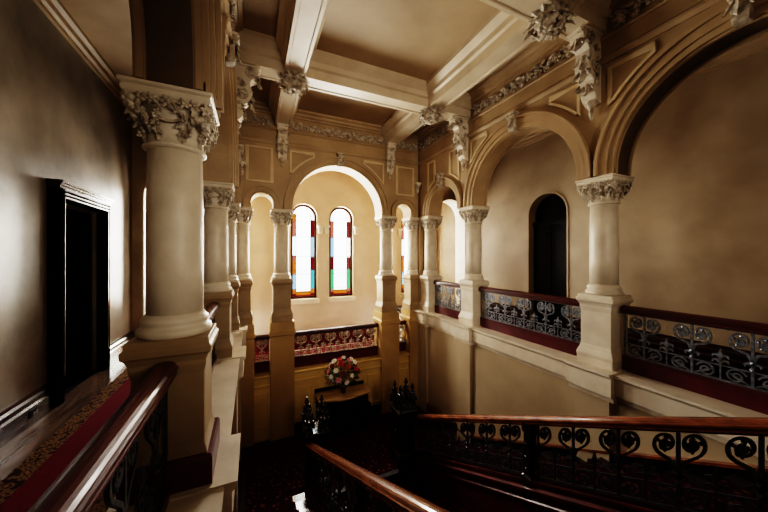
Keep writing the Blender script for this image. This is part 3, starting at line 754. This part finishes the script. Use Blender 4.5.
balustrade('balustrade', 'short bronzed iron balustrade in the narrow arch left of the central arch', (.04, 6.58), (.33, 6.58), -.09, -.09, .46, 1, 'iron_gilt', 'rail_top', .19, g)
balustrade('balustrade', 'short bronzed iron balustrade in the narrow arch right of the central arch', (3.27, 6.58), (3.56, 6.58), -.09, -.09, .46, 1, 'iron_gilt', 'rail_top', .19, g)
# stair
SL = .489
def rz(Y): return -1.2 + .487 * (4.34 - Y)
g2 = 'balustrades of the central stair flight'
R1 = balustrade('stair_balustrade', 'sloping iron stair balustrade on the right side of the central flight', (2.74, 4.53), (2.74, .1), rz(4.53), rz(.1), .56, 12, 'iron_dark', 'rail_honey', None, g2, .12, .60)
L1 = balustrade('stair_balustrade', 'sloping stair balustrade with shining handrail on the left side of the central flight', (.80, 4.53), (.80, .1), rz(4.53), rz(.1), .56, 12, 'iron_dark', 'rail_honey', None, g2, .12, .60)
for t in (R1, L1):
    bm = bmesh.new()
    s = 2.30; z = .487 * s
    square_stack(bm, [(.05, -1.0), (.05, -.72), (.062, -.70), (.062, -.66), (.045, -.64), (.045, -.20), (.06, -.17), (.06, -.09)], (s, 0, z))
    o = obj('middle_post', bm, M['newel'], t, bevel=.006)
    for sg in (-1, 1):
        for q in range(3):
            bm = bmesh.new(); blob(bm, (s, sg * .05, z - .3 - .14 * q), .028); obj('carved_boss', bm, M['newel'], o, smooth=True)

fl = thing('stair_flight', 'wide dark central stair flight descending from the landing between the newel posts', 'stairs', (1.77, 4.5, LAND))
for i in range(11):
    bm = bmesh.new(); y1 = -i * .346; z1 = -(i + 1) * .1692
    box(bm, -.935, .935, y1 - .346, y1 + .02, z1 - .169, z1); obj('tread', bm, M['floordark'], fl)
bm = bmesh.new()
for i in range(11):
    y1 = 4.5 - i * .346; z1 = LAND - (i + 1) * .1692
    box(bm, .98, 2.56, y1 - .356, y1 - .0, z1, z1 + .008); box(bm, .98, 2.56, y1 - .356, y1 - .346, z1 - .17, z1)
obj('stair_carpet', bm, M['staircarpet'], fl, (-1.77, -4.5, -LAND))
for nm, x0, x1, lab in (('left', -.23, .72, 'side stair flight rising toward the viewer on the left, beside the left arcade'), ('right', 2.82, 3.83, 'side stair flight rising along the right wall behind the sloping balustrade')):
    xm = (x0 + x1) / 2
    t = thing('stair_flight', lab, 'stairs', (xm, 4.5, LAND)); w = (x1 - x0) / 2
    for i in range(13):
        bm = bmesh.new(); y0 = -i * .346; z1 = (i + 1) * .1692
        box(bm, -w, w, y0 - .346, y0 + .0, z1 - .1692, z1 - .03); box(bm, -w, w, y0 - .346, y0 + .03, z1 - .032, z1)
        obj('tread', bm, M['wood' if nm == 'left' else 'floordark'], t)
    bm = bmesh.new()
    for i in range(13):
        y0 = 4.5 - i * .346; z1 = LAND + (i + 1) * .1692
        box(bm, xm - .3, xm + .3, y0 - .34, y0 + .042, z1, z1 + .008); box(bm, xm - .3, xm + .3, y0 + .031, y0 + .042, z1 - .17, z1)
    obj('stair_carpet', bm, M['staircarpet'], t, (-xm, -4.5, -LAND))
    bm = bmesh.new(); prism(bm, [(0, 0), (-4.5, 2.2 - .17), (-4.5, 1.9), (-.4, 0)], lambda u, v, s: (s, u, v), -w, w); obj('soffit', bm, M['wood'], t)
    e = .80 if nm == 'left' else 2.74
    bm = bmesh.new(); prism(bm, [(0, LOW - LAND), (0, -.38), (-4.4, 1.76), (-4.4, LOW - LAND)], lambda u, v, s: (s, u, v), e - .03 - xm, e + .03 - xm); obj('spandrel_panel', bm, M['crimson'], t)
    wx = (-.249, -.20) if nm == 'left' else (3.80, 3.849)
    bm = bmesh.new(); prism(bm, [(.3, 0), (.3, .23), (0, .23), (-4.5, 2.43), (-4.5, 2.0), (0, -.12)], lambda u, v, s: (s, u, v), wx[0] - xm, wx[1] - xm); obj('wall_string', bm, M['black'], t)
    wx = (-.249, -.185) if nm == 'left' else (3.785, 3.849)
    bm = bmesh.new(); prism(bm, [(.3, .23), (.3, .26), (0, .26), (-4.5, 2.46), (-4.5, 2.43), (0, .23)], lambda u, v, s: (s, u, v), wx[0] - xm, wx[1] - xm); obj('string_moulding', bm, M['rail_honey'], t)
bm = bmesh.new(); box(bm, -.1, 3.7, 4.6, 6.2, LAND, LAND + .01)
tag(obj('landing_carpet', bm, M['staircarpet']), 'dark patterned carpet covering the half landing before the console table', 'carpet')

def make_newel(loc, label):
    t = thing('newel_post', label, 'newel post', loc, 0, 'newel posts at the foot of the central flight')
    bm = bmesh.new()
    square_stack(bm, [(.19, 0), (.19, .22), (.165, .25), (.15, .27), (.15, .86), (.165, .89), (.185, .92), (.185, .98), (.17, 1.0)])
    o = obj('post', bm, M['newel'], t, bevel=.008)
    bm = bmesh.new()
    for sx, sy in ((1, 0), (-1, 0), (0, 1), (0, -1)):
        a = Vector((sx, sy, 0)); s = Vector((-sy, sx, 0))
        for z in (.4, .58, .74):
            bm = bmesh.new(); rosette(bm, a * .155 + Vector((0, 0, z)), a, .06, 6); obj('carved_rosette', bm, M['newel'], o)
    for sx in (-1, 1):
        for sy in (-1, 1):
            bm = bmesh.new()
            lathe(bm, [(.06, 1.0), (.05, 1.03), (.03, 1.05), (.055, 1.10), (.065, 1.16), (.05, 1.24), (.03, 1.30), (.015, 1.36), (.028, 1.39), (.022, 1.43), (.004, 1.46)], 12, (sx * .12, sy * .12, 0))
            c = Vector((sx * .12, sy * .12, 0))
            for q, (z, rr, br) in enumerate(((1.10, .06, .032), (1.19, .062, .034), (1.28, .04, .026), (1.38, .022, .02))):
                for k in range(5):
                    a = 2 * PI * (k + .5 * q) / 5; d = Vector((math.cos(a), math.sin(a), 0)); rot = Matrix((d, Vector((-d.y, d.x, 0)), Vector((0, 0, 1)))).transposed()
                    blob(bm, c + d * rr + Vector((0, 0, z)), br, (.8, .8, 1.35), rot, 2)
            obj('crocketed_finial', bm, M['newel'], t)
    return t
nw = make_newel((.93, 4.72, LAND), 'black carved newel post with crocketed finials at the left stair rail')
dup(nw, (2.52, 4.72, LAND), 0, 'black carved newel post with crocketed finials at the right stair rail')

bm = bmesh.new(); box(bm, -.2, 3.8, 6.82, 8.0, -.9, -.888)
tag(obj('bay_carpet', bm, M['carpet']), 'red carpet on the floor of the window bay behind the back balustrades', 'carpet')
# ------------------------------------------------------------------ gallery carpet, socket
bm = bmesh.new(); box(bm, -1.41, -.90, -.5, 6.3, 0, .014)
cr = tag(obj('carpet_runner', bm, M['carpet']), 'crimson carpet runner with patterned gold border along the left gallery', 'carpet')
for x0, x1 in ((-1.56, -1.41), (-.90, -.75)):
    bm = bmesh.new(); box(bm, x0, x1, -.5, 6.3, 0, .0145); obj('carpet_border', bm, M['border'], cr)
so = thing('wall_socket', 'small metal socket plate on the dark baseboard left of the door', 'socket', (XLW + .05, 3.80, .10))
bm = bmesh.new(); box(bm, -.003, .008, -.05, .05, -.035, .035); obj('plate', bm, M['black'], so, bevel=.004)
bm = bmesh.new(); box(bm, .008, .022, -.03, -.005, -.015, .015); box(bm, .008, .022, .008, .032, -.015, .015); obj('switch', bm, M['metal'], so, bevel=.004)

# ------------------------------------------------------------------ console table and flowers
ct = thing('console_table', 'black console table with serpentine walnut top against the back wall', 'table', (1.79, 6.10, LAND))
def serp(x, d): return -.24 - .05 * math.cos(x / .56 * PI * 1.0) * d
pts = [(-.56, .28)] + [(-.56 + 1.12 * i / 24, serp(-.56 + 1.12 * i / 24, 1)) for i in range(25)] + [(.56, .28)]
bm = bmesh.new(); prism(bm, pts, lambda u, v, s: (u, v, s), .765, .80); obj('table_top', bm, M['tabletop'], ct, bevel=.008)
pts2 = [(-.52, .26)] + [(-.52 + 1.04 * i / 24, serp(-.52 + 1.04 * i / 24, 1) + .03) for i in range(25)] + [(.52, .26)]
bm = bmesh.new(); prism(bm, pts2, lambda u, v, s: (u, v, s), .58, .765); obj('apron', bm, M['black'], ct)
bm = bmesh.new(); prism(bm, pts2, lambda u, v, s: (u * .97, v * .9 + .02, s), .08, .58); obj('cabinet_front', bm, M['black'], ct)
for sx in (-.49, .49):
    for sy in (-.22, .22):
        bm = bmesh.new(); square_stack(bm, [(.035, 0), (.022, .05), (.022, .12), (.032, .3), (.045, .6)], (sx, sy, 0)); obj('leg', bm, M['black'], ct)
bm = bmesh.new(); box(bm, -.56, .56, .25, .28, .80, .87); obj('back_board', bm, M['black'], ct, bevel=.006)
vs = thing('vase', 'small dark vase holding the bouquet on the console table', 'vase', (1.80, 6.12, LAND + .80))
bm = bmesh.new(); lathe(bm, [(.05, 0), (.055, .015), (.035, .035), (.06, .08), (.085, .13), (.08, .17), (.05, .205), (.062, .225)], 20); obj('vase_body', bm, M['vase'], vs, smooth=True)
def petal_head(bm, c, r, n):
    c = Vector(c)
    for lay, (rr, tilt, cnt) in enumerate(((1, .25, 7), (.72, .65, 6), (.42, 1.1, 5))):
        for k in range(cnt):
            a = 2 * PI * (k + .5 * lay) / cnt
            N, u, v = frame_of(n); d = u * math.cos(a) + v * math.sin(a)
            dd = (d * math.cos(tilt) + N * math.sin(tilt)).normalized(); nn = (N * math.cos(tilt) - d * math.sin(tilt)).normalized()
            rot = Matrix((dd, nn.cross(dd), nn)).transposed()
            blob(bm, c + dd * r * rr * .5 + N * r * .1 * lay, r * .5 * (1 - .15 * lay), (1, .85, .22), rot)
    blob(bm, c + Vector(n).normalized() * r * .15, r * .3)
base = Vector((1.80, 6.12, LAND + .80 + .20))
kinds = [('white', 'white rose'), ('pink', 'pink rose'), ('redp', 'red rose'), ('burg', 'burgundy rose')]
# (direction x, y, z), colour
hd = []
gold = PI * (3 - math.sqrt(5))
for i in range(34):
    zz = -.55 + 1.5 * (i + .5) / 34; rr = math.sqrt(max(0, 1 - min(1, abs(zz)) ** 2)); a = gold * i
    hd.append((rr * math.cos(a), rr * math.sin(a), zz))
for i, (dx, dy, dz) in enumerate(hd):
    if dy > .55: continue
    kind = [0, 1, 0, 2, 1, 3, 0, 1, 2, 0][i % 10]
    tip = base + Vector((dx * .33, dy * .17, .22 + dz * .34)); n = Vector((dx, min(dy, -.15) - .35, dz + .25))
    bm = bmesh.new(); petal_head(bm, (0, 0, 0), random.uniform(.055, .078), n)
    nm, lab = kinds[kind]
    o = obj('rose', bm, M[nm], None, tip)
    tag(o, '%s among the flowers of the bouquet on the console table' % lab, 'flower', '%ss of the bouquet' % lab)
    bm = bmesh.new(); st = base - tip; N = 6; prev = None
    for k in range(N + 1):
        t_ = k / N; p = st * t_ + Vector((0, 0, -.03 * math.sin(PI * t_)))
        rg = [bm.verts.new(p + Vector((math.cos(q) * .004, math.sin(q) * .004, 0))) for q in (0, 2.1, 4.2)]
        if prev:
            for q in range(3): bm.faces.new((prev[q], prev[(q + 1) % 3], rg[(q + 1) % 3], rg[q]))
        prev = rg
    obj('stem', bm, M['leaf'], o)
    bm = bmesh.new()
    for k in range(3):
        a = random.uniform(0, 6.28); leaf(bm, st * random.uniform(.12, .4), (dx + .5 * math.cos(a), dy * .5 - .3, dz * .4 + .5 * math.sin(a)), n, .11, .05, .2, False)
    obj('leaf', bm, M['leaf'], o)

# ------------------------------------------------------------------ lights
def area(name, loc, target, sx, sy, power, color):
    l = bpy.data.lights.new(name, 'AREA'); l.shape = 'RECTANGLE'; l.size = sx; l.size_y = sy; l.energy = power; l.color = color
    o = bpy.data.objects.new(name, l); COL.objects.link(o); o.location = loc
    o.rotation_euler = (Vector(target) - Vector(loc)).to_track_quat('-Z', 'Y').to_euler()
    return o
for i, (c, r) in enumerate(WIN):
    area('daylight_%d' % (i + 1), (c, YW + .42, 1.75), (c, 0, 1.6 if i in (1, 2) else 1.3), 1.1, 3.1, (600, 620, 620, 560)[i], (1, .95, .89))
area('landing_fill', (2.2, -1.6, 2.9), (2.8, 5, 2.2), 1.6, .8, 5, (1, .9, .76))  # unseen fill added behind the viewer
sl_ = bpy.data.lights.new('hall_fill_spot', 'SPOT'); sl_.energy = 620; sl_.color = (1, .89, .76); sl_.spot_size = math.radians(64); sl_.spot_blend = 1; sl_.shadow_soft_size = .35  # added spot with no visible fitting, brightens the back of the hall
so_ = bpy.data.objects.new('hall_fill_spot', sl_); COL.objects.link(so_); so_.location = (1.2, -2.2, 2.2)
so_.rotation_euler = (Vector((2.35, 6, 2.0)) - so_.location).to_track_quat('-Z', 'Y').to_euler()
s2 = bpy.data.lights.new('column_fill_spot', 'SPOT'); s2.energy = 95; s2.color = (1, .9, .76); s2.spot_size = math.radians(40); s2.spot_blend = 1; s2.shadow_soft_size = .3  # unseen spot added to brighten the near left column
o2 = bpy.data.objects.new('column_fill_spot', s2); COL.objects.link(o2); o2.location = (1.7, -1.0, 1.9)
o2.rotation_euler = (Vector((-.40, 2.2, 1.55)) - o2.location).to_track_quat('-Z', 'Y').to_euler()
w = bpy.data.worlds.new('World'); S.world = w; w.use_nodes = True
w.node_tree.nodes['Background'].inputs[0].default_value = (.9, .95, 1, 1); w.node_tree.nodes['Background'].inputs[1].default_value = 6.0

# ------------------------------------------------------------------ camera
cd = bpy.data.cameras.new('camera'); co = bpy.data.objects.new('camera', cd); COL.objects.link(co)
cd.sensor_width = 36; cd.lens = 36 * 292 / 768; cd.clip_start = .02
co.location = (0, 0, 1.55); co.rotation_euler = (PI / 2, 0, -math.radians(24.3))
S.camera = co
S.view_settings.view_transform = 'Filmic'; S.view_settings.look = 'Very High Contrast'; S.view_settings.exposure = .05
S.cycles.max_bounces = 8; S.cycles.diffuse_bounces = 5; S.cycles.transparent_max_bounces = 12
S.cycles.sample_clamp_indirect = 6
